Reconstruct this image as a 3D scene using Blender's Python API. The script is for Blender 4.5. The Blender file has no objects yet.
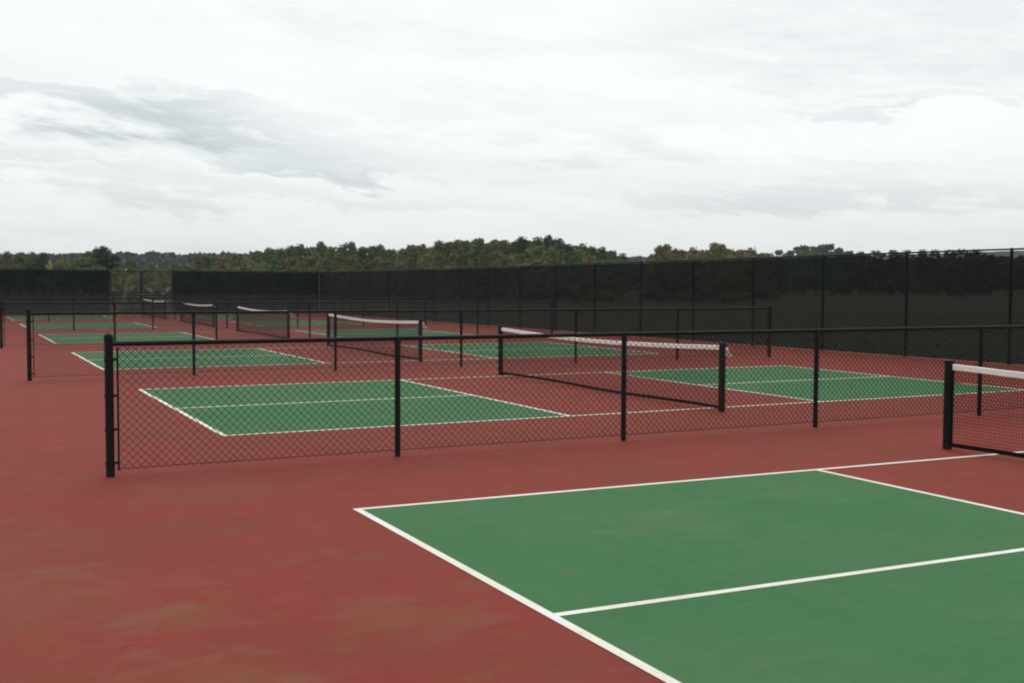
import bpy, math, random
import numpy as np
from mathutils import Vector, Matrix

sc = bpy.context.scene
random.seed(7)

# ------------------------------------------------------------------ camera
CX, CY, CZ = -2.7827, -7.995, 1.7143
YAW, PITCH, ROLL, FPX = 0.4707, -0.0506, 0.0043, 1114.58
d = Vector((math.cos(PITCH)*math.sin(YAW), math.cos(PITCH)*math.cos(YAW), math.sin(PITCH)))
r = Vector((math.cos(YAW), -math.sin(YAW), 0))
u = r.cross(d)
r2 = math.cos(ROLL)*r + math.sin(ROLL)*u
u2 = -math.sin(ROLL)*r + math.cos(ROLL)*u
cam_data = bpy.data.cameras.new('camera')
cam = bpy.data.objects.new('camera', cam_data)
sc.collection.objects.link(cam)
M = Matrix(((r2.x, u2.x, -d.x, CX), (r2.y, u2.y, -d.y, CY), (r2.z, u2.z, -d.z, CZ), (0, 0, 0, 1)))
cam.matrix_world = M
cam_data.sensor_width = 36
cam_data.lens = FPX/1024*36
cam_data.clip_end = 6000
cam_data.clip_start = 0.05
sc.camera = cam

# ------------------------------------------------------------------ view
sc.view_settings.view_transform = 'Standard'
sc.view_settings.look = 'None'
sc.view_settings.exposure = 0.0
sc.view_settings.gamma = 1
sc.view_settings.use_curve_mapping = False
sc.render.engine = 'CYCLES'
sc.cycles.filter_width = 2.1
sc.cycles.transparent_max_bounces = 16

# ------------------------------------------------------------------ sky
SUN_AZ, SUN_EL = math.radians(20), math.radians(52)
w = bpy.data.worlds.new('World')
sc.world = w
w.use_nodes = True
NT = w.node_tree
NT.nodes.clear()

class G:
    """small helper for building node graphs"""
    def __init__(s, nt): s.nt = nt
    def n(s, t, **kw):
        x = s.nt.nodes.new(t)
        for k, v in kw.items(): setattr(x, k, v)
        return x
    def link(s, a, b): s.nt.links.new(a, b)
    def setin(s, sock, v):
        if hasattr(v, 'is_output') or isinstance(v, bpy.types.NodeSocket): s.link(v, sock)
        else: sock.default_value = v
    def m(s, op, a, b=0.0, c=0.0, clamp=False):
        x = s.n('ShaderNodeMath', operation=op); x.use_clamp = clamp
        s.setin(x.inputs[0], a); s.setin(x.inputs[1], b)
        if op in ('MULTIPLY_ADD', 'WRAP', 'COMPARE', 'SMOOTH_MIN'): s.setin(x.inputs[2], c)
        return x.outputs[0]
    def noise(s, vec, scale, detail=4, rough=.55, dist=0.0):
        x = s.n('ShaderNodeTexNoise')
        if vec is not None: s.link(vec, x.inputs['Vector'])
        x.inputs['Scale'].default_value = scale; x.inputs['Detail'].default_value = detail
        x.inputs['Roughness'].default_value = rough; x.inputs['Distortion'].default_value = dist
        return x.outputs['Fac']
    def ramp(s, f, a, b, c0=0.0, c1=1.0):
        x = s.n('ShaderNodeMapRange'); x.interpolation_type = 'SMOOTHSTEP'
        s.setin(x.inputs[0], f)
        for i, v in zip((1, 2, 3, 4), (a, b, c0, c1)): x.inputs[i].default_value = v
        return x.outputs[0]
    def mix(s, f, a, b):
        x = s.n('ShaderNodeMix', data_type='RGBA')
        s.setin(x.inputs[0], f)
        for sock, v in ((x.inputs[6], a), (x.inputs[7], b)):
            if isinstance(v, tuple): sock.default_value = (*v, 1)
            else: s.link(v, sock)
        return x.outputs[2]
    def comb(s, x_, y_, z_=0.0):
        x = s.n('ShaderNodeCombineXYZ')
        for i, v in enumerate((x_, y_, z_)): s.setin(x.inputs[i], v)
        return x.outputs[0]

g = G(NT)
tc = g.n('ShaderNodeTexCoord')
sp = g.n('ShaderNodeSeparateXYZ'); g.link(tc.outputs['Generated'], sp.inputs[0])
az = g.m('ARCTAN2', sp.outputs[0], sp.outputs[1])
hyp = g.m('SQRT', g.m('ADD', g.m('MULTIPLY', sp.outputs[0], sp.outputs[0]), g.m('MULTIPLY', sp.outputs[1], sp.outputs[1])))
el = g.m('ARCTAN2', sp.outputs[2], hyp)
# streaked overcast, banks drawn out along the horizon and dipping to the right
tilt = g.m('ADD', el, g.m('MULTIPLY', az, 0.09))
streak = g.noise(g.comb(g.m('MULTIPLY', az, 3.2), g.m('MULTIPLY', tilt, 17.0), 3.1), 1.0, 7, .6, .6)
fine = g.noise(g.comb(g.m('MULTIPLY', az, 13.0), g.m('MULTIPLY', tilt, 56.0), 8.4), 1.0, 6, .62, .25)
broad = g.noise(g.comb(g.m('MULTIPLY', az, 1.5), g.m('MULTIPLY', el, 4.0), 5.7), 1.0, 2, .5)
def bank(a0, e0, sa, se, slope, amp):
    """one long cloud bank: direction, half sizes, slope"""
    da = g.m('SUBTRACT', az, a0)
    de = g.m('SUBTRACT', g.m('SUBTRACT', el, e0), g.m('MULTIPLY', da, slope))
    wob = g.m('MULTIPLY', g.m('SUBTRACT', streak, .5), .09)
    wob2 = g.m('MULTIPLY', g.m('SUBTRACT', fine, .5), .09)
    de = g.m('ADD', g.m('ADD', de, wob), wob2)
    q = g.m('ADD', g.m('POWER', g.m('ABSOLUTE', g.m('DIVIDE', da, sa)), 2.0), g.m('POWER', g.m('ABSOLUTE', g.m('DIVIDE', de, se)), 2.0))
    return g.m('MULTIPLY', g.m('MULTIPLY', g.ramp(q, 0.0, 2.0, 1.0, 0.0), g.ramp(fine, .25, .62, .55, 1.15)), amp)
AZ = lambda px: YAW + math.atan((px-512)/FPX)
EL = lambda y: math.atan((285-y)/FPX)
banks = [bank(AZ(60), EL(114), .15, .016, -.10, .36), bank(AZ(225), EL(143), .150, .019, -.09, .34), bank(AZ(330), EL(172), .09, .008, -.05, .28), bank(AZ(30), EL(163), .14, .006, -.12, .20),
         bank(AZ(120), EL(192), .30, .010, -.05, .20), bank(AZ(820), EL(198), .18, .014, -.03, .24), bank(AZ(900), EL(115), .10, .006, -.02, .25),
         bank(AZ(560), EL(120), .20, .018, -.03, .12), bank(AZ(940), EL(40), .25, .05, 0, .22)]
tot = banks[0]
for b_ in banks[1:]: tot = g.m('ADD', tot, b_)
dark = g.m('ADD', tot, g.ramp(streak, .45, .80, 0.0, .24))
dark = g.m('ADD', dark, g.m('MULTIPLY', g.m('SUBTRACT', fine, .5), .24))
dark = g.m('ADD', dark, g.m('MULTIPLY', g.ramp(el, .0, .15, 1.0, 0.0), .36))      # greyer towards the horizon
dark = g.m('ADD', dark, g.m('MULTIPLY', g.m('SUBTRACT', broad, .5), .30), clamp=True)
cloud_col = g.mix(dark, (.975, 1.0, .99), (.50, .56, .585))
sky = g.n('ShaderNodeTexSky', sky_type='NISHITA')
sky.sun_disc = False; sky.sun_elevation = SUN_EL; sky.sun_rotation = SUN_AZ
bg1 = g.n('ShaderNodeBackground'); g.link(sky.outputs[0], bg1.inputs[0]); bg1.inputs[1].default_value = .10
bg2 = g.n('ShaderNodeBackground'); g.link(cloud_col, bg2.inputs[0]); bg2.inputs[1].default_value = 1.04
mx = g.n('ShaderNodeMixShader'); mx.inputs[0].default_value = .93
g.link(bg1.outputs[0], mx.inputs[1]); g.link(bg2.outputs[0], mx.inputs[2])
wo = g.n('ShaderNodeOutputWorld'); g.link(mx.outputs[0], wo.inputs[0])

sun_d = bpy.data.lights.new('sun', 'SUN'); sun_d.energy = .6; sun_d.angle = math.radians(25); sun_d.color = (1, .96, .9)
sun = bpy.data.objects.new('sun', sun_d); sc.collection.objects.link(sun)
sdir = Vector((math.cos(SUN_EL)*math.sin(SUN_AZ), math.cos(SUN_EL)*math.cos(SUN_AZ), math.sin(SUN_EL)))
sun.rotation_euler = sdir.to_track_quat('Z', 'Y').to_euler()
sun.location = (0, 0, 30)

# ------------------------------------------------------------------ helpers
C = sc.collection
def tag(o, label=None, cat=None, group=None, kind=None):
    if label: o['label'] = label
    if cat: o['category'] = cat
    if group: o['group'] = group
    if kind: o['kind'] = kind
    return o
def empty(name, loc=(0, 0, 0), rz=0):
    o = bpy.data.objects.new(name, None); C.objects.link(o)
    o.location = loc; o.rotation_euler = (0, 0, rz); o.empty_display_size = .2
    return o
class MB:
    """collects vertices and faces, then becomes ONE mesh object"""
    def __init__(s): s.v = []; s.f = []; s.smooth = False
    def box(s, c, size, rz=0.0):
        i = len(s.v); cx, cy, cz = c; a, b, h = size[0]/2, size[1]/2, size[2]/2
        co, si = math.cos(rz), math.sin(rz)
        for z in (-h, h):
            for x, y in ((-a, -b), (a, -b), (a, b), (-a, b)):
                s.v.append((cx+x*co-y*si, cy+x*si+y*co, cz+z))
        s.f += [(i+3, i+2, i+1, i), (i+4, i+5, i+6, i+7), (i, i+1, i+5, i+4), (i+1, i+2, i+6, i+5), (i+2, i+3, i+7, i+6), (i+3, i, i+4, i+7)]
        return s
    def tube(s, pts, rad, seg=10, cap=True):
        pts = [Vector(p) for p in pts]
        if not hasattr(rad, '__len__'): rad = [rad]*len(pts)
        base = len(s.v)
        t0 = (pts[1]-pts[0]).normalized()
        ref = Vector((0, 0, 1)) if abs(t0.z) < .9 else Vector((1, 0, 0))
        for k, p in enumerate(pts):
            a = pts[max(k-1, 0)]; b = pts[min(k+1, len(pts)-1)]
            t = (b-a).normalized()
            n1 = t.cross(ref).normalized(); n2 = n1.cross(t)
            for j in range(seg):
                an = 2*math.pi*j/seg
                q = p + (n1*math.cos(an)+n2*math.sin(an))*rad[k]
                s.v.append(tuple(q))
        for k in range(len(pts)-1):
            for j in range(seg):
                a = base+k*seg+j; b = base+k*seg+(j+1) % seg
                s.f.append((a, b, b+seg, a+seg))
        if cap:
            s.f.append(tuple(base+j for j in reversed(range(seg))))
            s.f.append(tuple(base+(len(pts)-1)*seg+j for j in range(seg)))
        return s
    def quad(s, a, b, c, e):
        i = len(s.v); s.v += [a, b, c, e]; s.f.append((i, i+1, i+2, i+3)); return s
    def mesh(s, name, mat, smooth=False):
        me = bpy.data.meshes.new(name)
        me.from_pydata(s.v, [], s.f); me.materials.append(mat)
        if smooth:
            me.polygons.foreach_set('use_smooth', [True]*len(me.polygons))
        me.update(); return me
    def build(s, name, mat, parent=None, smooth=False):
        return link(name, s.mesh(name, mat, smooth), parent)
def link(name, me, parent=None, loc=None):
    o = bpy.data.objects.new(name, me); C.objects.link(o)
    if parent: o.parent = parent
    if loc: o.location = loc
    return o

def material(name, col, rough=.7, var=.25, scale=3.0, bump=0.0, bscale=60, metal=0.0, spec=None, col2=None, detail=5, objrand=0.0, subsurf=0):
    m = bpy.data.materials.new(name); m.use_nodes = True
    nt = m.node_tree; q = G(nt)
    bs = nt.nodes['Principled BSDF']
    tc = q.n('ShaderNodeTexCoord')
    f = q.noise(tc.outputs['Object'], scale, detail, .6)
    f = q.ramp(f, .3, .7)
    c2 = col2 or tuple(c*(1-var) for c in col)
    base = q.mix(f, c2, tuple(min(1, c*(1+var*.4)) for c in col))
    if objrand:
        oi = q.n('ShaderNodeObjectInfo')
        hs = q.n('ShaderNodeHueSaturation'); q.link(base, hs.inputs['Color'])
        q.setin(hs.inputs['Value'], q.m('MULTIPLY_ADD', oi.outputs['Random'], objrand*2, 1-objrand))
        q.setin(hs.inputs['Hue'], q.m('MULTIPLY_ADD', q.m('FRACT', q.m('MULTIPLY', oi.outputs['Random'], 17.3)), .05, .475))
        base = hs.outputs[0]
    q.link(base, bs.inputs['Base Color'])
    bs.inputs['Roughness'].default_value = rough; bs.inputs['Metallic'].default_value = metal
    if spec is not None: bs.inputs['Specular IOR Level'].default_value = spec
    if bump:
        bn = q.n('ShaderNodeBump'); bn.inputs['Strength'].default_value = bump; bn.inputs['Distance'].default_value = .01
        q.link(q.noise(tc.outputs['Object'], bscale, 3), bn.inputs['Height']); q.link(bn.outputs[0], bs.inputs['Normal'])
    return m

# ------------------------------------------------------------------ materials
vinyl = material('black_vinyl', (.0045, .0045, .0050), .55, .3, 8, .15, 90, spec=.2)
wire = material('black_wire', (.014, .014, .014), .6, .3, 20, spec=.3)
steel = material('galvanised_steel', (.30, .31, .31), .45, .3, 20, metal=.6)
corner_mat = material('grey_post_paint', (.10, .105, .11), .5, .3, 10)
tape_mat = material('white_net_tape', (.86, .83, .81), .8, .08, 6, .2, 50)
tape_dark = material('black_net_binding', (.006, .006, .007), .8, .2, 10, spec=.1)
cord = material('black_net_cord', (.009, .009, .010), .85, .2, 10, spec=.1)
winch_mat = material('pale_painted_metal', (.62, .60, .56), .6, .2, 14)
strap_mat = material('grey_strap', (.55, .53, .52), .8, .15, 10)
bark = material('bark', (.10, .085, .07), .95, .4, 2, .5, 10)

def coat(name, base, worn, stain, stain_amt, rough=.82, local_stain=None):
    """acrylic sport coating: sand texture, worn patches, damp dirty patches"""
    m = bpy.data.materials.new(name); m.use_nodes = True
    q = G(m.node_tree); bs = m.node_tree.nodes['Principled BSDF']
    ge = q.n('ShaderNodeNewGeometry'); P = ge.outputs['Position']
    mp = q.n('ShaderNodeMapping'); q.link(P, mp.inputs[0]); mp.inputs['Rotation'].default_value = (0, 0, -YAW)
    mp.inputs['Scale'].default_value = (.9, 1.25, 1)
    mp2 = q.n('ShaderNodeMapping'); q.link(P, mp2.inputs[0]); mp2.inputs['Rotation'].default_value = (0, 0, .25)
    mp2.inputs['Scale'].default_value = (1.0, .16, 1)
    n1 = q.noise(mp.outputs[0], .55, 5, .6, .4)
    n2 = q.noise(mp.outputs[0], 2.3, 5, .65, .2)
    n3 = q.noise(P, 60, 3, .7)
    n4 = q.noise(P, 11, 4, .7)
    n5 = q.noise(mp2.outputs[0], 3.0, 4, .6)     # squeegee streaks along the court
    c = q.mix(q.ramp(n1, .35, .68), base, worn)
    c = q.mix(q.m('MULTIPLY', q.ramp(n5, .40, .75), .28), c, tuple(v*.80 for v in base))
    s = q.m('MULTIPLY', q.ramp(n2, .50, .66), stain_amt)
    if local_stain:
        sp = q.n('ShaderNodeSeparateXYZ'); q.link(P, sp.inputs[0])
        for (x0, y0, rr, amp) in local_stain:
            dx = q.m('SUBTRACT', sp.outputs[0], x0); dy = q.m('SUBTRACT', sp.outputs[1], y0)
            rd = q.m('SQRT', q.m('ADD', q.m('MULTIPLY', dx, dx), q.m('MULTIPLY', dy, dy)))
            rd = q.m('ADD', rd, q.m('MULTIPLY', q.m('SUBTRACT', n2, .5), rr*2.6))
            s = q.m('ADD', s, q.m('MULTIPLY', q.ramp(rd, rr*.15, rr, 1, 0), amp), clamp=True)
    c = q.mix(s, c, stain)
    c = q.mix(q.m('MULTIPLY', q.ramp(n4, .55, .75), .12), c, tuple(v*1.25 for v in base))
    c = q.mix(q.m('MULTIPLY', q.ramp(n3, .45, .62), .22), c, tuple(v*.62 for v in base))
    mp3 = q.n('ShaderNodeMapping'); q.link(P, mp3.inputs[0]); mp3.inputs['Rotation'].default_value = (0, 0, -YAW+.3); mp3.inputs['Scale'].default_value = (.5, 2.4, 1)
    n6 = q.noise(mp3.outputs[0], 2.6, 8, .75, .3)
    c = q.mix(q.m('MULTIPLY', q.ramp(n6, .56, .64), .30), c, tuple(a*.55+b*.45+.01 for a, b in zip(base, stain)))      # scuffed films of dust
    c = q.mix(q.m('MULTIPLY', q.ramp(n6, .44, .34), .22), c, tuple(v*.66 for v in base))
    n7 = q.noise(P, 210, 2, .8)
    c = q.mix(q.m('MULTIPLY', q.ramp(n7, .5, .68), .30), c, tuple(min(1, v*1.7+.01) for v in base))
    q.link(c, bs.inputs['Base Color'])
    q.setin(bs.inputs['Roughness'], q.ramp(n2, .3, .7, rough-.12, rough+.08))
    bs.inputs['Specular IOR Level'].default_value = .07
    bn = q.n('ShaderNodeBump'); bn.inputs['Strength'].default_value = .35; bn.inputs['Distance'].default_value = .004
    q.link(q.noise(P, 140, 3, .7), bn.inputs['Height']); q.link(bn.outputs[0], bs.inputs['Normal'])
    return m
red_coat = coat('red_court_coating', (.250, .043, .034), (.208, .049, .033), (.195, .100, .055), .42,
                local_stain=[(-2.5, -3.6, 1.3, .45), (-.75, -2.65, .42, .42), (-.45, -2.85, .3, .35), (-2.6, -1.6, 1.3, .35), (-2.9, -.2, 1.4, .25), (-.9, 1.3, .9, .25), (-1.7, -3.3, .5, .35), (-1.7, -2.2, .4, .35)])
green_coat = coat('green_court_coating', (.052, .166, .066), (.072, .166, .075), (.14, .19, .09), .25,
                  local_stain=[(1.9, -1.4, .7, .30), (3.4, -.9, .5, .15), (2.6, -4.4, .8, .18)])
line_mat = material('white_line_paint', (.84, .83, .81), .7, .1, 1.1, .15, 120, spec=.2, col2=(.80, .74, .60))
def dirty(m):
    q = G(m.node_tree); bs = m.node_tree.nodes['Principled BSDF']
    src = bs.inputs['Base Color'].links[0].from_socket
    ge = q.n('ShaderNodeNewGeometry'); P = ge.outputs['Position']
    c = q.mix(q.m('MULTIPLY', q.ramp(q.noise(P, 26, 6, .75), .54, .66), .40), src, (.40, .34, .29))
    c = q.mix(q.m('MULTIPLY', q.ramp(q.noise(P, 1.7, 3, .6), .50, .70), .30), c, (.62, .55, .40))
    q.link(c, bs.inputs['Base Color'])
dirty(line_mat)
grass_ground = material('meadow_soil_grass', (.036, .066, .026), .95, .5, .05, 0, col2=(.085, .062, .038), detail=8, spec=.1)

# ------------------------------------------------------------------ setting
P_ = 10.72; W_ = 6.096; L_ = 4.45; K_ = 2.20; N_ = L_+K_
NC = 6
END_Y = 55.5
def per_x(y): return 18.2-(y-9)*1.3/46     # the long back fence, nearly parallel to the baselines

# meadow: one sheet to the horizon, gently rising far away
def meadow():
    mb = MB()
    rings = [0, 30, 60, 90, 130, 180, 260, 380, 560, 900, 1500, 3000]
    na = 72
    idx = {}
    for i, R in enumerate(rings):
        for j in range(na if i else 1):
            a = 2*math.pi*j/na
            z = -.12
            if R > 60: z += .0028*(R-60)*(1+.5*math.sin(a*3+1)) * (1 if R < 600 else .5)
            idx[(i, j)] = len(mb.v); mb.v.append((5+R*math.cos(a), 20+R*math.sin(a), z))
    for j in range(na): mb.f.append((idx[(0, 0)], idx[(1, j)], idx[(1, (j+1) % na)]))
    for i in range(1, len(rings)-1):
        for j in range(na):
            k = (j+1) % na
            mb.f.append((idx[(i, j)], idx[(i+1, j)], idx[(i+1, k)], idx[(i, k)]))
    return mb.build('meadow', grass_ground, smooth=True)
tag(meadow(), kind='structure')
def ground_z(x, y):
    R = math.hypot(x-5, y-20); a = math.atan2(y-20, x-5)
    z = -.12
    if R > 60: z += .0028*(R-60)*(1+.5*math.sin(a*3+1))*(1 if R < 600 else .5)
    return z

grass_blades = material('grass_blades', (.060, .09, .036), .95, .4, .08, 0, col2=(.115, .09, .05), detail=6, spec=.1)
# red coated slab
mb = MB()
y0, y1 = -16.0, END_Y+.25
xa = -9.0
top = [(xa, y0, 0), (per_x(y0)+.25, y0, 0), (per_x(y1)+.25, y1, 0), (xa, y1, 0)]
bot = [(x, y, -.3) for x, y, z in top]
mb.v = top+bot
mb.f = [(0, 1, 2, 3), (4, 5, 1, 0), (5, 6, 2, 1), (6, 7, 3, 2), (7, 4, 0, 3)]
tag(mb.build('court_ground', red_coat), kind='structure')

# green service courts, white lines
def sheet(mb, x0, x1, ya, yb, z): mb.quad((x0, ya, z), (x1, ya, z), (x1, yb, z), (x0, yb, z))
for k in range(NC):
    L_ = (4.46, 4.50, 4.60, 4.60, 4.58, 4.58)[k]; K_ = 6.65-L_; N_ = 6.65
    oy = k*P_ - W_      # near sideline of this court (k = 0 is the nearest)
    mb = MB()
    sheet(mb, 0, L_, oy, oy+W_, .002); sheet(mb, N_+K_, 2*N_, oy, oy+W_, .002)
    gr = tag(mb.build('green_court', green_coat), kind='structure')
    lb = MB(); z = .004; t = .058
    def ln(x0, x1, ya, yb): sheet(lb, x0, x1, ya, yb, z)
    # outer rectangle, then inner lines butted against it
    ln(0-t/2, t/2, oy-t/2, oy+W_+t/2); ln(2*N_-t/2, 2*N_+t/2, oy-t/2, oy+W_+t/2)
    ln(t/2, 2*N_-t/2, oy-t/2, oy+t/2); ln(t/2, 2*N_-t/2, oy+W_-t/2, oy+W_+t/2)
    for xx in (L_, N_+K_): ln(xx-t/2, xx+t/2, oy+t/2, oy+W_-t/2)
    ln(t/2, L_-t/2, oy+W_/2-t/2, oy+W_/2+t/2); ln(N_+K_+t/2, 2*N_-t/2, oy+W_/2-t/2, oy+W_/2+t/2)
    lo = lb.build('court_lines', line_mat, gr)
    if k == 0:      # the nearest court was painted slightly out of square
        for o_ in (gr, lo):
            for v_ in o_.data.vertices: v_.co.y += .04-.024*v_.co.x; v_.co.x -= .01

# ------------------------------------------------------------------ chain link
def chain_mesh(x0, x1, z0, z1, rad=.0021, dx=.0718, seg=3):
    """woven diamond mesh along local x: every wire is a zigzag from top to bottom"""
    h = dx/2
    nz = int(round((z1-z0)/h)); hz = (z1-z0)/nz
    nx = int((x1-x0)/h)
    V = []; F = []
    # wires: two families of zigzags; wire i swings between column i*h and (i+1)*h
    for i in range(0, nx):
        col = x0+i*h
        base = len(V)
        for k in range(nz+1):
            px = col + (h if (k+i) % 2 else 0)
            zz = z0+k*hz
            yy = rad*.9*(1 if k % 2 else -1)
            for j in range(seg):
                an = 2*math.pi*j/seg+.5
                V.append((px+rad*1.15*math.cos(an), yy+rad*1.15*math.sin(an), zz))
        for k in range(nz):
            for j in range(seg):
                a = base+k*seg+j; b = base+k*seg+(j+1) % seg
                F.append((a, b, b+seg, a+seg))
    # a family would double up: keep every second wire, they meet at the crossings
    return V, F
def build_chain(name, parent, x0, x1, z0, z1, rad=.0038, dx=.0718, mat=None):
    V, F = chain_mesh(x0, x1, z0, z1, rad, dx)
    me = bpy.data.meshes.new(name)
    me.from_pydata(V, [], F); me.materials.append(mat or wire); me.update()
    return link(name, me, parent)

# ------------------------------------------------------------------ low fences
FX = [-1.5, 1.22, 3.885, 6.65, 9.50, 12.38, 15.25]
FX2 = [-1.48, 1.35, 4.10, 6.83, 9.60, 12.32, 15.03]
H = 1.18
def post_mesh(h, rad, cap=True, name='post'):
    mb = MB()
    mb.tube([(0, 0, -.05), (0, 0, h)], rad, 16, cap=True)
    if cap:   # domed cap
        mb.tube([(0, 0, h-.03), (0, 0, h+.012), (0, 0, h+.032), (0, 0, h+.042)], [rad*1.09, rad*1.09, rad*.75, rad*.2], 16)
    return mb.mesh(name, vinyl, False)
end_post_me = post_mesh(1.235, .038)
line_mb = MB(); line_mb.tube([(0, 0, -.05), (0, 0, H-.03)], .0285, 14)
line_mb.tube([(0, 0, H-.075), (0, 0, H-.03), (0, 0, H-.012)], [.032, .032, .028], 14)
line_mb.tube([(-.022, 0, H), (.022, 0, H)], .0275, 14)          # loop cap the rail slides through
line_post_me = line_mb.mesh('post', vinyl)
foot_mb = MB(); foot_mb.tube([(0, 0, 0.001), (0, 0, .006)], [.055, .05], 16)
for me_ in (end_post_me, line_post_me):
    pass

fence_labels = [
 'black chain link divider fence nearest the camera, its thick end post in front',
 'second black chain link divider fence, behind the second court and its net',
 'third black chain link divider fence, its end post on the left picture edge',
 'fourth black chain link divider fence, between fourth and fifth courts',
 'farthest black chain link divider fence, before the last court']
def divider(k):
    y = 2.38+k*10.86
    root = tag(empty('chain_link_fence', (0, y, 0)), fence_labels[k], 'fence', 'low divider fences between the courts')
    xe = per_x(y)-.10
    xs = FX2 if k else FX
    for i, x in enumerate(xs):
        endp = i in (0, len(xs)-1)
        link('post', end_post_me if endp else line_post_me, root, (x, 0, 0))
    MB().tube([(xs[0]+.035, 0, H), (xs[-1]-.035, 0, H)], .021, 12).build('top_rail', vinyl, root)
    build_chain('chain_link', root, xs[0]+.085, xs[-1]-.085, .05, H-.012)
    MB().tube([(xs[0]+.04, .006, .065), (xs[-1]-.04, .006, .065)], .003, 6).build('tension_wire', wire, root)
    for s, x in ((1, xs[0]), (-1, xs[-1])):
        b = MB().box((x+s*.072, 0, .60), (.018, .006, 1.10)).build('tension_bar', vinyl, root)
        for z in (.12, .42, .72, 1.04):
            m = MB(); m.tube([(x, 0, z-.012), (x, 0, z+.012)], .0445, 16); m.box((x+s*.058, 0, z), (.036, .012, .022))
            m.build('tension_band', vinyl, root)
    return root
for k in range(5): divider(k)

# ------------------------------------------------------------------ nets
post_h = .93
def net_thing(k, label):
    ya = k*P_-W_-.30; yb = k*P_+.30
    if k == 1: ya = 4.22
    if k == 0: yb = .37
    root = tag(empty('pickleball_net', (N_, ya, 0)), label, 'net', 'pickleball nets')
    Ln = yb-ya
    def topz(t): return .905-.07*(1-abs(2*t-1)**1.7)
    # posts
    for s, y in ((-1, 0), (1, Ln)):
        mb = MB(); mb.tube([(0, y, -.05), (0, y, post_h)], .047, 16)
        mb.tube([(0, y, post_h-.02), (0, y, post_h+.008), (0, y, post_h+.016)], [.050, .050, .036], 16)
        pm = mb.build('post', vinyl, root)
        if s == -1:   # small pale winch with a short crank, on the near post
            mw = MB(); mw.tube([(.045, y, .845), (.085, y-.01, .845)], .026, 12); mw.box((.05, y, .80), (.03, .045, .07))
            mw.build('winch', winch_mat, pm)
            mc = MB(); mc.tube([(.085, y-.01, .845), (.10, y-.02, .80), (.10, y-.02, .765)], .008, 8); mc.tube([(.095, y-.02, .762), (.14, y-.02, .758)], .014, 8)
            mc.build('crank_handle', winch_mat, pm)
        else:
            mw = MB(); mw.box((0, y+.048, .86), (.03, .018, .05)); mw.build('cable_hook', steel, pm)
    # net cords
    mb = MB(); a0 = .055; b0 = Ln-.055; sp_ = .033; rr = .0018
    ny = int((b0-a0)/sp_)
    for i in range(ny+1):
        y = a0+(b0-a0)*i/ny; zt = topz(y/Ln)-.05
        mb.tube([(0, y, .06), (0, y, zt)], rr, 3, cap=False)
    nzr = 24
    for j in range(nzr):
        pts = []
        for i in range(0, 13):
            t = i/12; y = a0+(b0-a0)*t
            pts.append((.001, y, .07+(topz(y/Ln)-.055-.07)*j/(nzr-1)))
        mb.tube(pts, rr, 3, cap=False)
    mb.build('netting', cord, root)
    # white headband: folded tape with cable inside, slightly uneven
    random.seed(100+k)
    n = 60; th = .009; hh = .058
    tb = MB()
    wav = [random.uniform(-.0025, .0025) for _ in range(n+1)]
    prof = [(-th*.5, -hh), (-th*.7, -hh*.5), (-th*.85, -.006), (0, .004), (th*.85, -.006), (th*.7, -hh*.5), (th*.5, -hh)]
    for i in range(n+1):
        t = i/n; y = .05+(Ln-.10)*t; zt = topz(y/Ln)
        for (px, pz) in prof: tb.v.append((px+wav[i], y, zt+pz+wav[i-1]*.6))
    m_ = len(prof)
    for i in range(n):
        for j in range(m_-1):
            a = i*m_+j; tb.f.append((a, a+m_, a+m_+1, a+1))
        a = i*m_; tb.f.append((a+m_-1, a+2*m_-1, a+m_, a))
    tb.f.append(tuple(range(m_))); tb.f.append(tuple(n*m_+j for j in reversed(range(m_))))
    tb.build('headband', tape_mat, root)
    # dark bindings: bottom and both ends
    bb = MB(); pts = []
    for i in range(13):
        t = i/12; pts.append((0, .05+(Ln-.10)*t, .045+.012*math.sin(t*9+k)))
    for i in range(12):
        p, q_ = pts[i], pts[i+1]
        j = len(bb.v)
        for pp in (p, q_):
            for dx, dz in ((-.004, -.022), (.004, -.022), (.004, .022), (-.004, .022)): bb.v.append((dx, pp[1], pp[2]+dz))
        bb.f += [(j, j+1, j+5, j+4), (j+1, j+2, j+6, j+5), (j+2, j+3, j+7, j+6), (j+3, j, j+4, j+7)]
    bb.build('bottom_band', tape_dark, root)
    for y in (.052, Ln-.052):
        MB().box((0, y, (.07+topz(y/Ln)-.06)/2+.0), (.008, .03, topz(y/Ln)-.13)).build('side_band', tape_dark, root)
    for y in (.05, Ln-.05):   # cable from the headband to the post
        m = MB(); s = -1 if y < 1 else 1
        m.tube([(0, y+s*-.02, topz(y/Ln)-.015), (0, y+s*.035, post_h-.045)], .005, 6)
        m.build('net_cable', cord, root)
    return root
net_labels = ['nearest net with white top band, cut off by the right picture edge',
 'net of the second court, white band sagging and a pale crank on its near post',
 'net of the third court, seen above the nearest fence rail left of centre',
 'net of the fourth court with short white band, further back',
 'small distant net of the fifth court, white band before the screened end fence',
 'farthest small net, in front of the unscreened gate in the end fence']
for k in range(NC): net_thing(k, net_labels[k])

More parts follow.
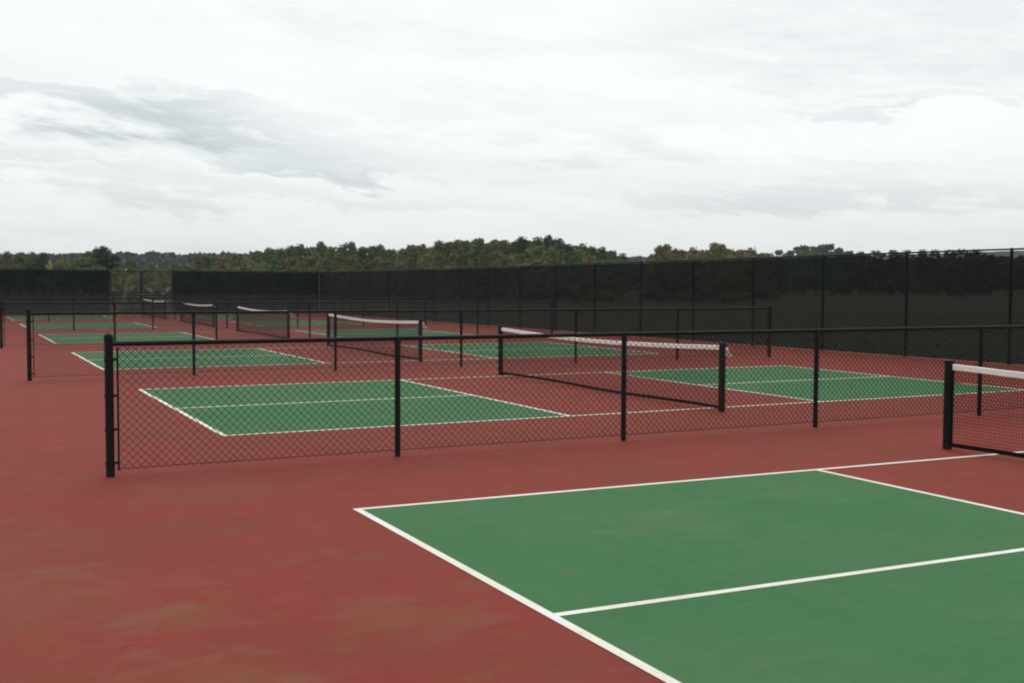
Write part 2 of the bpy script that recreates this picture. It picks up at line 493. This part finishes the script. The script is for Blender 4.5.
# ------------------------------------------------------------------ tall screened fences
def screen_mat(name='windscreen_fabric', T=.13, col=(.012, .0135, .0135)):
    m = bpy.data.materials.new(name); m.use_nodes = True
    q = G(m.node_tree); nt = m.node_tree; bs = nt.nodes['Principled BSDF']; out = nt.nodes['Material Output']
    tc = q.n('ShaderNodeTexCoord'); n = q.noise(tc.outputs['Object'], 1.3, 5, .6); n2 = q.noise(tc.outputs['Object'], 14, 3, .6)
    c = q.mix(q.ramp(n, .35, .7), tuple(v*.75 for v in col), tuple(v*1.5 for v in col))
    c = q.mix(q.m('MULTIPLY', q.ramp(n2, .5, .8), .15), c, (.02, .02, .019))
    q.link(c, bs.inputs['Base Color']); bs.inputs['Roughness'].default_value = .9; bs.inputs['Specular IOR Level'].default_value = .1
    tr = q.n('ShaderNodeBsdfTransparent'); tr.inputs[0].default_value = (1, 1, 1, 1)
    mix = q.n('ShaderNodeMixShader'); q.setin(mix.inputs[0], q.ramp(n, .2, .8, 1-T*1.15, 1-T*.85))
    q.link(tr.outputs[0], mix.inputs[1]); q.link(bs.outputs[0], mix.inputs[2]); q.link(mix.outputs[0], out.inputs[0])
    return m
screen = screen_mat('open_windscreen_fabric', .125, (.0065, .0092, .0090))
screen_dense = screen_mat('dense_windscreen_fabric', .045, (.006, .0098, .0105))
TH = 2.44
tall_post = MB(); tall_post.tube([(0, 0, -.1), (0, 0, TH-.02)], .036, 14); tall_post.tube([(-.026, 0, TH), (.026, 0, TH)], .03, 14)
tall_post_me = tall_post.mesh('post', vinyl)
tall_end = MB(); tall_end.tube([(0, 0, -.1), (0, 0, TH+.04)], .045, 14); tall_end.tube([(0, 0, TH+.02), (0, 0, TH+.055), (0, 0, TH+.075)], [.05, .05, .02], 14)
tall_end_me = tall_end.mesh('post', vinyl)
corner_me = tall_end.mesh('post', corner_mat)
def tall_run(root, xs, mat, ends=(False, False), screen_side=-1, bot=.03, hf=lambda x: TH):
    """local x along the fence; posts at xs; one fabric panel per bay, laced to the frame"""
    for i, x in enumerate(xs):
        e = (i == 0 and ends[0]) or (i == len(xs)-1 and ends[1])
        link('post', tall_end_me if e else tall_post_me, root, (x, 0, 0)).scale = (1, 1, hf(x)/TH)
    MB().tube([(x, 0, hf(x)) for x in xs], .021, 12).build('top_rail', vinyl, root)
    MB().tube([(xs[0], 0, .05), (xs[-1], 0, .05)], .004, 6).build('bottom_wire', wire, root)
    for i in range(len(xs)-1):
        a, b = xs[i], xs[i+1]
        rnd = random.Random(i*31+int(abs(a)*7))
        mb = MB(); nx_, nz_ = 12, 6
        amp = rnd.uniform(.004, .012); ph = rnd.uniform(0, 6)
        for j in range(nz_+1):
            for k in range(nx_+1):
                t = k/nx_; s = j/nz_
                z = bot+(hf(a+(b-a)*t)-.03-bot)*s
                if j == nz_: z -= .016*abs(math.sin(t*math.pi*4+ph))          # scalloped between the ties
                yy = screen_side*(.045+amp*math.sin(math.pi*t)*math.sin(3*s+ph))
                mb.v.append((a+(b-a)*t, yy, z))
        for j in range(nz_):
            for k in range(nx_):
                q0 = j*(nx_+1)+k
                mb.f.append((q0, q0+1, q0+nx_+2, q0+nx_+1))
        mb.build('windscreen', mat, root, smooth=True)

# long back fence on the right: posts where the photo shows them
ys = [-13.0, -10.2, -7.3, -4.4, -1.5, .7, 3.3, 6.15, 8.97, 11.88, 14.70, 17.47, 20.24, 23.05, 25.85, 28.55, 31.3, 34.05, 36.8, 39.5, 42.2, 44.9, 47.6, 50.3, 53.0]
ang = math.atan2(46, -1.3)
root = tag(empty('screened_fence', (per_x(ys[0]), ys[0], 0), ang), 'long tall black fence with windscreen behind the courts, running back from the right', 'fence')
s_ = 1/math.sin(ang)
loc = [(y-ys[0])*s_ for y in ys]
endl = (END_Y-ys[0])*s_
loc.append(endl-.05)
tall_run(root, loc, screen, (True, False), screen_side=1, hf=lambda x: 2.44+.115*max(0, 1-max(0, x-21)/30))
# grey corner post belongs to this fence
link('corner_post', corner_me, root, (endl+.02, 0, 0))

cxn = per_x(END_Y)
def end_fence(x0, x1, label, n, mat=None):
    root = tag(empty('screened_fence', (x0, END_Y, 0)), label, 'fence')
    xs = [i*(x1-x0)/n for i in range(n+1)]
    tall_run(root, xs, mat or screen_dense, (True, True), screen_side=-1)
    return root
GX0, GX1 = 5.15, 8.45
end_fence(GX1+.06, cxn-.12, 'tall dark screened end fence right of the gate, ending at the far corner', 3)
end_fence(-9.0, GX0-.06, 'tall dark screened end fence left of the gate, reaching the left picture edge', 5)
# double gate without screen
root = tag(empty('chain_link_gate', (GX0, END_Y, 0)), 'double chain link gate with no screen, shrubs showing through it', 'gate')
gw = (GX1-GX0)/2
for i in range(2):
    x0 = .03+i*gw; x1 = x0+gw-.06
    fr = MB()
    fr.tube([(x0, 0, .06), (x0, 0, TH-.08)], .026, 12); fr.tube([(x1, 0, .06), (x1, 0, TH-.08)], .026, 12)
    for z in (.08, TH/2, TH-.08): fr.tube([(x0, 0, z), (x1, 0, z)], .02, 10)
    leaf = fr.build('gate_leaf', vinyl, root)
    build_chain('chain_link', leaf, x0+.02, x1-.02, .09, TH-.1, rad=.0045, dx=.0718)
    hb = MB()
    hx = x0 if i == 0 else x1
    for z in (.4, 2.0): hb.tube([(hx-(.03 if i == 0 else -.03), -.0, z-.04), (hx-(.03 if i == 0 else -.03), 0, z+.04)], .018, 8)
    hb.build('hinge', vinyl, leaf)
MB().box((gw, -.045, 1.1), (.22, .03, .05)).build('latch', steel, root)

# ------------------------------------------------------------------ trees
def leaf_material(name, c1, c2, c3):
    m = bpy.data.materials.new(name); m.use_nodes = True
    q = G(m.node_tree); bs = m.node_tree.nodes['Principled BSDF']
    tc = q.n('ShaderNodeTexCoord'); oi = q.n('ShaderNodeObjectInfo')
    ge = q.n('ShaderNodeNewGeometry')
    n1 = q.noise(tc.outputs['Object'], .55, 3, .6)
    n2 = q.noise(tc.outputs['Object'], 2.6, 3, .6)
    c = q.mix(q.ramp(n1, .35, .65), c1, c2)
    c = q.mix(q.m('MULTIPLY', q.ramp(n2, .50, .70), .7), c, c3)
    hs = q.n('ShaderNodeHueSaturation'); q.link(c, hs.inputs['Color'])
    rnd = oi.outputs['Random']
    q.setin(hs.inputs['Value'], q.m('MULTIPLY', q.m('MULTIPLY_ADD', rnd, .55, .72), q.m('MULTIPLY_ADD', ge.outputs['Random Per Island'], .7, .65)))
    q.setin(hs.inputs['Hue'], q.m('MULTIPLY_ADD', q.m('FRACT', q.m('MULTIPLY', rnd, 23.7)), .05, .475))
    q.link(hs.outputs[0], bs.inputs['Base Color'])
    bs.inputs['Roughness'].default_value = .8; bs.inputs['Specular IOR Level'].default_value = .2
    return m
LM = {
 'olive': leaf_material('olive_leaves', (0.085, 0.106, 0.038), (0.133, 0.140, 0.054), (0.171, 0.151, 0.061)),
 'green': leaf_material('green_leaves', (0.061, 0.096, 0.038), (0.096, 0.133, 0.048), (0.126, 0.147, 0.058)),
 'dark': leaf_material('dark_green_leaves', (0.034, 0.059, 0.031), (0.048, 0.076, 0.036), (0.067, 0.087, 0.039)),
 'tan': leaf_material('autumn_leaves', (0.146, 0.138, 0.061), (0.199, 0.162, 0.073), (0.131, 0.146, 0.055)),
 'blue': leaf_material('haze_tinted_leaves', (0.041, 0.061, 0.049), (0.051, 0.070, 0.054), (0.062, 0.078, 0.057)),  # bluish tint of distance haze put into the leaf colour
 'yellow': leaf_material('yellow_leaves', (.46, .34, .19), (.55, .44, .28), (.30, .24, .12)),
 'dry': leaf_material('dry_brush', (0.300, 0.270, 0.170), (0.360, 0.320, 0.200), (0.220, 0.190, 0.110)),
}
def tree_meshes(kind, seed, leaf=.30, nleaf=5200, shape='round'):
    """unit-less tree about 10 m tall and 7-8 m wide; returns crown mesh and trunk mesh"""
    rnd = random.Random(seed); nr = np.random.RandomState(seed)
    lobes = []
    n = 24
    for i in range(n):
        t = i/(n-1)
        z = 2.2+6.4*t**.9 if shape != 'bush' else .8+6.5*t
        if shape == 'tall': z = 2.6+6.4*t
        env = math.sin(math.pi*min(1, (.30+.66*t)))**.7
        R = {'round': 3.3, 'tall': 2.3, 'bush': 4.4}[shape]*env
        a = rnd.uniform(0, 6.28); rr = R*rnd.uniform(.35, .85)*(1-.5*t)
        s = rnd.uniform(.75, 1.5)*(1.15-.45*t)
        lobes.append((rr*math.cos(a), rr*math.sin(a), z, s))
    lobes.append((0, 0, 9.0, .9))
    for _ in range(5):   # odd tufts
        a = rnd.uniform(0, 6.28); z = rnd.uniform(4, 9.0); q = (1 if z < 7 else .6)
        lobes.append((3.0*q*math.cos(a)*rnd.uniform(.5, 1), 3.0*q*math.sin(a)*rnd.uniform(.5, 1), z, rnd.uniform(.5, .9)))
    L = np.array(lobes)
    pr_ = L[:, 3]**2; pr_ /= pr_.sum()
    ii = nr.choice(len(L), nleaf, p=pr_)
    dirs = nr.normal(size=(nleaf, 3)); dirs /= np.linalg.norm(dirs, axis=1)[:, None]
    rad = L[ii, 3]*(.35+.6*nr.rand(nleaf)**.6+.35*nr.rand(nleaf)**4)
    cen = L[ii, :3]+dirs*rad[:, None]*np.array([1, 1, .78])
    cen[:, 2] = np.clip(cen[:, 2], .6, 10.2)
    nrm = dirs+nr.normal(size=(nleaf, 3))*.7; nrm /= np.linalg.norm(nrm, axis=1)[:, None]
    t1 = np.cross(nrm, nr.normal(size=(nleaf, 3))); t1 /= np.linalg.norm(t1, axis=1)[:, None]
    t2 = np.cross(nrm, t1)
    sz = leaf*(.55+.9*nr.rand(nleaf))[:, None]
    V = np.empty((nleaf, 4, 3))
    V[:, 0] = cen-t1*sz*.6; V[:, 1] = cen-t2*sz*.45+nrm*sz*.12; V[:, 2] = cen+t1*sz*.6; V[:, 3] = cen+t2*sz*.45+nrm*sz*.1
    F = np.arange(nleaf*4).reshape(-1, 4)
    me = bpy.data.meshes.new('crown'); me.from_pydata(V.reshape(-1, 3).tolist(), [], F.tolist()); me.materials.append(LM[kind]); me.update()
    tb = MB()
    tb.tube([(0, 0, -.4), (.05, 0, 1.5), (.12, .08, 4), (.05, .1, 7)], [.26, .2, .14, .05], 8)
    for (x, y, z, s) in lobes[:10]:
        z0 = max(1.2, z-2.2); tb.tube([(.08, .04, z0), (x*.5, y*.5, z-.9), (x, y, z)], [.09, .06, .02], 5)
    tm = tb.mesh('trunk', bark)
    return me, tm
PROTO = {}
for kind in ('olive', 'green', 'dark', 'tan'):
    PROTO[kind] = [tree_meshes(kind, 10+i+hash_, shape=sh) for i, (sh, hash_) in enumerate((('round', 0), ('round', 40), ('tall', 80), ('bush', 120)))]
PROTO['blue'] = [tree_meshes('blue', 300+i, leaf=.5, nleaf=4600, shape=s) for i, s in enumerate(('round', 'bush'))]
PROTO['yellow'] = [tree_meshes('yellow', 400, nleaf=1500, shape='tall')]
PROTO['dry'] = [tree_meshes('dry', 401, leaf=.5, nleaf=2600, shape='round')]

def dirpt(px, D):
    a = YAW+math.atan((px-512)/FPX)
    return CX+D*math.sin(a), CY+D*math.cos(a)
def topz_for(px, y, D):
    # height of a point at distance D that shows at picture row y
    hor = 285.05+(px-512)*.0043
    return CZ+(hor-y)/FPX*D*math.cos(math.atan((px-512)/FPX))
trnd = random.Random(5)
def tree(px, ytop, D, kind, label, group=None, var=None, wide=1.0, name='tree', cat='tree'):
    x, y = dirpt(px, D)
    gz = ground_z(x, y)
    h = topz_for(px, ytop, D)-gz
    vs = PROTO[kind]; v = vs[var if var is not None else trnd.randrange(len(vs))]
    root = empty(name, (x, y, gz), trnd.uniform(0, 6.28))
    s = h/9.9
    root.scale = (s*wide, s*wide, s)
    tag(root, label, cat, group)
    link('crown', v[0], root); link('trunk', v[1], root)
    return root

profile = [(-20, 252), (-5, 251), (8, 250.5), (20, 252), (33, 251), (45, 252), (62, 255), (74, 253),
 (130, 257), (208, 256), (200, 253.5), (222, 255), (235, 251.5), (247, 253), (258, 250), (269, 246.5), (281, 247), (292, 244.5), (301, 243), (311, 246),
 (321, 240.5), (331, 245.5), (343, 243.5), (362, 246), (372, 245), (380, 243.5), (391, 248), (403, 247.5), (411, 243.5), (422.5, 243), (431, 246),
 (439, 239.5), (450, 240.5), (458, 238.5), (466, 239.5), (479, 237), (487, 242), (494, 238.5), (504, 239), (512, 241), (521, 235.5), (530, 239.5), (537, 236),
 (548, 233.8), (559, 237), (569, 243), (582, 242.3), (591, 245), (602, 246), (612, 249.5), (622, 252.5),
 (659, 244.3), (666, 243), (675, 247.6), (682, 249), (692, 246.2), (702, 249), (713, 241.6), (721, 243.5), (729, 248), (739, 248.5), (750, 246.8), (762, 252)]
for px, yt in profile:
    if px < 80:
        kind = trnd.choice(['olive', 'dark']); lab = 'low olive tree in the hazy row beyond the screened fence at far left'; gp = 'trees beyond the fence at far left'
    elif px < 265:
        kind = trnd.choice(['olive', 'olive', 'tan']); lab = 'low brownish olive tree beyond the far end fence, left of the taller wood'; gp = 'low trees beyond the end fence'
    elif px < 435:
        kind = trnd.choice(['green', 'olive', 'green']); lab = 'mid green tree of the wood rising beyond the far fence corner'; gp = 'trees of the wood beyond the fence corner'
    elif px < 640:
        kind = trnd.choice(['green', 'dark', 'green', 'olive']); lab = 'dark green tree in the tallest stretch of wood beyond the back fence'; gp = 'trees of the tallest stretch of wood'
    else:
        kind = trnd.choice(['tan', 'tan', 'olive']); lab = 'yellowish olive tree in the separate clump right of the wood'; gp = 'trees of the yellowish clump'
    var = trnd.choice([0, 1, 2, 0, 1]) 
    D = trnd.uniform(150, 185)
    tree(px, yt, D, kind, lab, gp, var, wide=trnd.uniform(.85, 1.1))
# a second row tucked between and a little below the first, closing the gaps
for (pa, ya_), (pb, yb_) in zip(sorted(profile)[:-1], sorted(profile)[1:]):
    if pb-pa > 24 or not (190 < pa < 612 or pa > 655): continue
    pm_ = (pa+pb)/2
    if pm_ < 265: lab, gp = 'low brownish olive tree beyond the far end fence, left of the taller wood', 'low trees beyond the end fence'
    elif pm_ < 435: lab, gp = 'mid green tree of the wood rising beyond the far fence corner', 'trees of the wood beyond the fence corner'
    elif pm_ < 640: lab, gp = 'dark green tree in the tallest stretch of wood beyond the back fence', 'trees of the tallest stretch of wood'
    else: lab, gp = 'yellowish olive tree in the separate clump right of the wood', 'trees of the yellowish clump'
    tree(pm_, max(ya_, yb_)+trnd.uniform(-.6, 1.2), trnd.uniform(165, 195), trnd.choice(['olive', 'green', 'olive']), lab, gp, 3, trnd.uniform(1.0, 1.3))
# front row of lower trees and scrub filling the foot of the wood
for i in range(46):
    px = 205+i*12.3+trnd.uniform(-4, 4)
    if 618 < px < 650: continue
    base = np.interp(px, [p for p, _ in sorted(profile)], [q for _, q in sorted(profile)])
    kind = trnd.choice(['olive', 'green', 'olive', 'tan']) if px < 640 else trnd.choice(['tan', 'olive'])
    tree(px, base+trnd.uniform(7, 13), trnd.uniform(118, 140), kind, 'lower bushy tree at the front foot of the wood beyond the fences', 'bushy trees at the foot of the wood', 3, wide=trnd.uniform(1.0, 1.4), name='bushy_tree')
# single ones that stand out
tree(103, 245.2, 128, 'dark', 'dark rounded tree standing above the low row, left of the gate', None, 0, 1.5)
tree(90, 250, 124, 'green', 'smaller mid green tree leaning on the left of the dark rounded tree', None, 1, 1.2)
tree(51, 258.5, 86, 'yellow', 'small pale yellow tree just above the left end fence', None, 0, .42, name='small_tree')
tree(352, 240.5, 175, 'olive', 'thin airy tree top standing above the wood left of centre', None, 2, .7)
# shrubs seen through and above the gate
for px, yt, D, kd, lab in ((118, 266, 84, 'olive', 'olive shrub beyond the left gate leaf'), (131, 273.5, 78, 'dry', 'small pale dry shrub seen through the left gate leaf'),
    (150, 265, 88, 'olive', 'olive shrub beyond the middle of the gate'), (165, 267, 80, 'olive', 'broad yellow green shrub beyond the right gate leaf'),
    (136, 280, 72, 'olive', 'low dark shrub in front of the pale dry shrub behind the gate'), (183, 262, 95, 'olive', 'tall olive shrub just right of the gate beyond the fence')):
    tree(px, yt, D, kd, lab, None, 0 if kd == 'dry' else 3, 1.2 if kd != 'dry' else .6, name='shrub', cat='shrub')
# distant blue-green clump right of the yellowish trees
for px, yt in ((778, 249), (790, 249.5), (803, 244.5), (812, 245.5), (820, 244), (828, 243), (838, 247), (848, 250), (859, 252)):
    tree(px, yt, trnd.uniform(330, 380), 'blue', 'dark bluish tree of the distant clump above the back fence', 'trees of the distant bluish clump', None, trnd.uniform(.9, 1.2))
# trees behind the screen on the right
for i in range(22):
    px = 770+i*15+trnd.uniform(-5, 5)
    yt = np.interp(px, [760, 860, 975, 1003, 1100], [251.5, 249.6, 248, 258, 258.5])+trnd.uniform(-.5, .8)
    tree(px, yt, trnd.uniform(190, 240), trnd.choice(['dark', 'green']), 'dark tree dimly seen through the black windscreen on the right', 'trees behind the windscreen on the right', trnd.choice([3, 3, 0]), trnd.uniform(1.0, 1.35))

# far-off wood closing the horizon: one mass of leaf clumps on rising ground
def far_wood():
    nr = np.random.RandomState(3); V = []; 
    n = 60000
    px = nr.uniform(-500, 1500, n)
    D = nr.uniform(400, 470, n)
    a = YAW+np.arctan((px-512)/FPX)
    prof = 256.0+1.2*np.sin(px/23.)+.9*np.sin(px/9.3+1)+.7*np.sin(px/4.1)-3*np.exp(-((px-170)/28.)**2)*.5
    prof = np.where((px > 138) & (px < 147), prof+3, prof)
    topz = CZ+(285.05-prof)/FPX*D*np.cos(np.arctan((px-512)/FPX))
    z = topz*nr.rand(n)**.75
    x = CX+D*np.sin(a); y = CY+D*np.cos(a)
    cen = np.stack([x, y, z], 1)
    nrm = nr.normal(size=(n, 3)); nrm /= np.linalg.norm(nrm, axis=1)[:, None]
    t1 = np.cross(nrm, nr.normal(size=(n, 3))); t1 /= np.linalg.norm(t1, axis=1)[:, None]; t2 = np.cross(nrm, t1)
    sz = (.5+1.0*nr.rand(n))[:, None]
    Q = np.stack([cen-t1*sz, cen-t2*sz*.7, cen+t1*sz, cen+t2*sz*.7], 1)
    me = bpy.data.meshes.new('far_wood'); me.from_pydata(Q.reshape(-1, 3).tolist(), [], np.arange(n*4).reshape(-1, 4).tolist()); me.materials.append(LM['blue']); me.update()
    return link('far_wood', me)
tag(far_wood(), 'dark far-off wood along the horizon beyond the fields', 'wood', kind='stuff')

# rough meadow grass beyond the back fence (tufts over the sheet)
def tufts():
    nr = np.random.RandomState(9); n = 26000
    y = nr.uniform(-5, 95, n); x = per_x(y)+.6+nr.rand(n)**1.6*55
    m2 = nr.rand(n) < .35
    x = np.where(m2, nr.uniform(-12, 40, n), x); y = np.where(m2, 56.3+nr.rand(n)**1.5*50, y)
    keep = (x > per_x(y)+.5) | (y > 56.2); x = x[keep]; y = y[keep]; n = len(x)
    a = nr.uniform(0, 6.28, n); w_ = .03+.05*nr.rand(n); h = .03+.06*nr.rand(n)
    dx, dy = np.cos(a)*w_, np.sin(a)*w_; lx, ly = nr.normal(size=n)*.08, nr.normal(size=n)*.08
    z = np.full(n, -.14)
    Q = np.stack([np.stack([x-dx, y-dy, z], 1), np.stack([x+dx, y+dy, z], 1), np.stack([x+lx, y+ly, z+h], 1)], 1)
    me = bpy.data.meshes.new('meadow_grass'); me.from_pydata(Q.reshape(-1, 3).tolist(), [], np.arange(n*3).reshape(-1, 3).tolist()); me.materials.append(grass_blades); me.update()
    return link('meadow_grass', me)
tag(tufts(), 'rough green and brown grass growing beyond the fences', 'grass', kind='stuff')

# ------------------------------------------------------------------ air
hz = MB().box((5, 20, 11.5), (6400, 6400, 29))
hm = bpy.data.materials.new('haze_air'); hm.use_nodes = True
hn = hm.node_tree; hn.nodes.clear()
ho = hn.nodes.new('ShaderNodeOutputMaterial'); hv = hn.nodes.new('ShaderNodeVolumePrincipled')
hv.inputs['Color'].default_value = (.88, .93, .96, 1); hv.inputs['Density'].default_value = .00024
hn.links.new(hv.outputs[0], ho.inputs['Volume'])
tag(hz.build('haze', hm), 'thin pale haze hanging over the courts and fields', 'haze', kind='stuff')
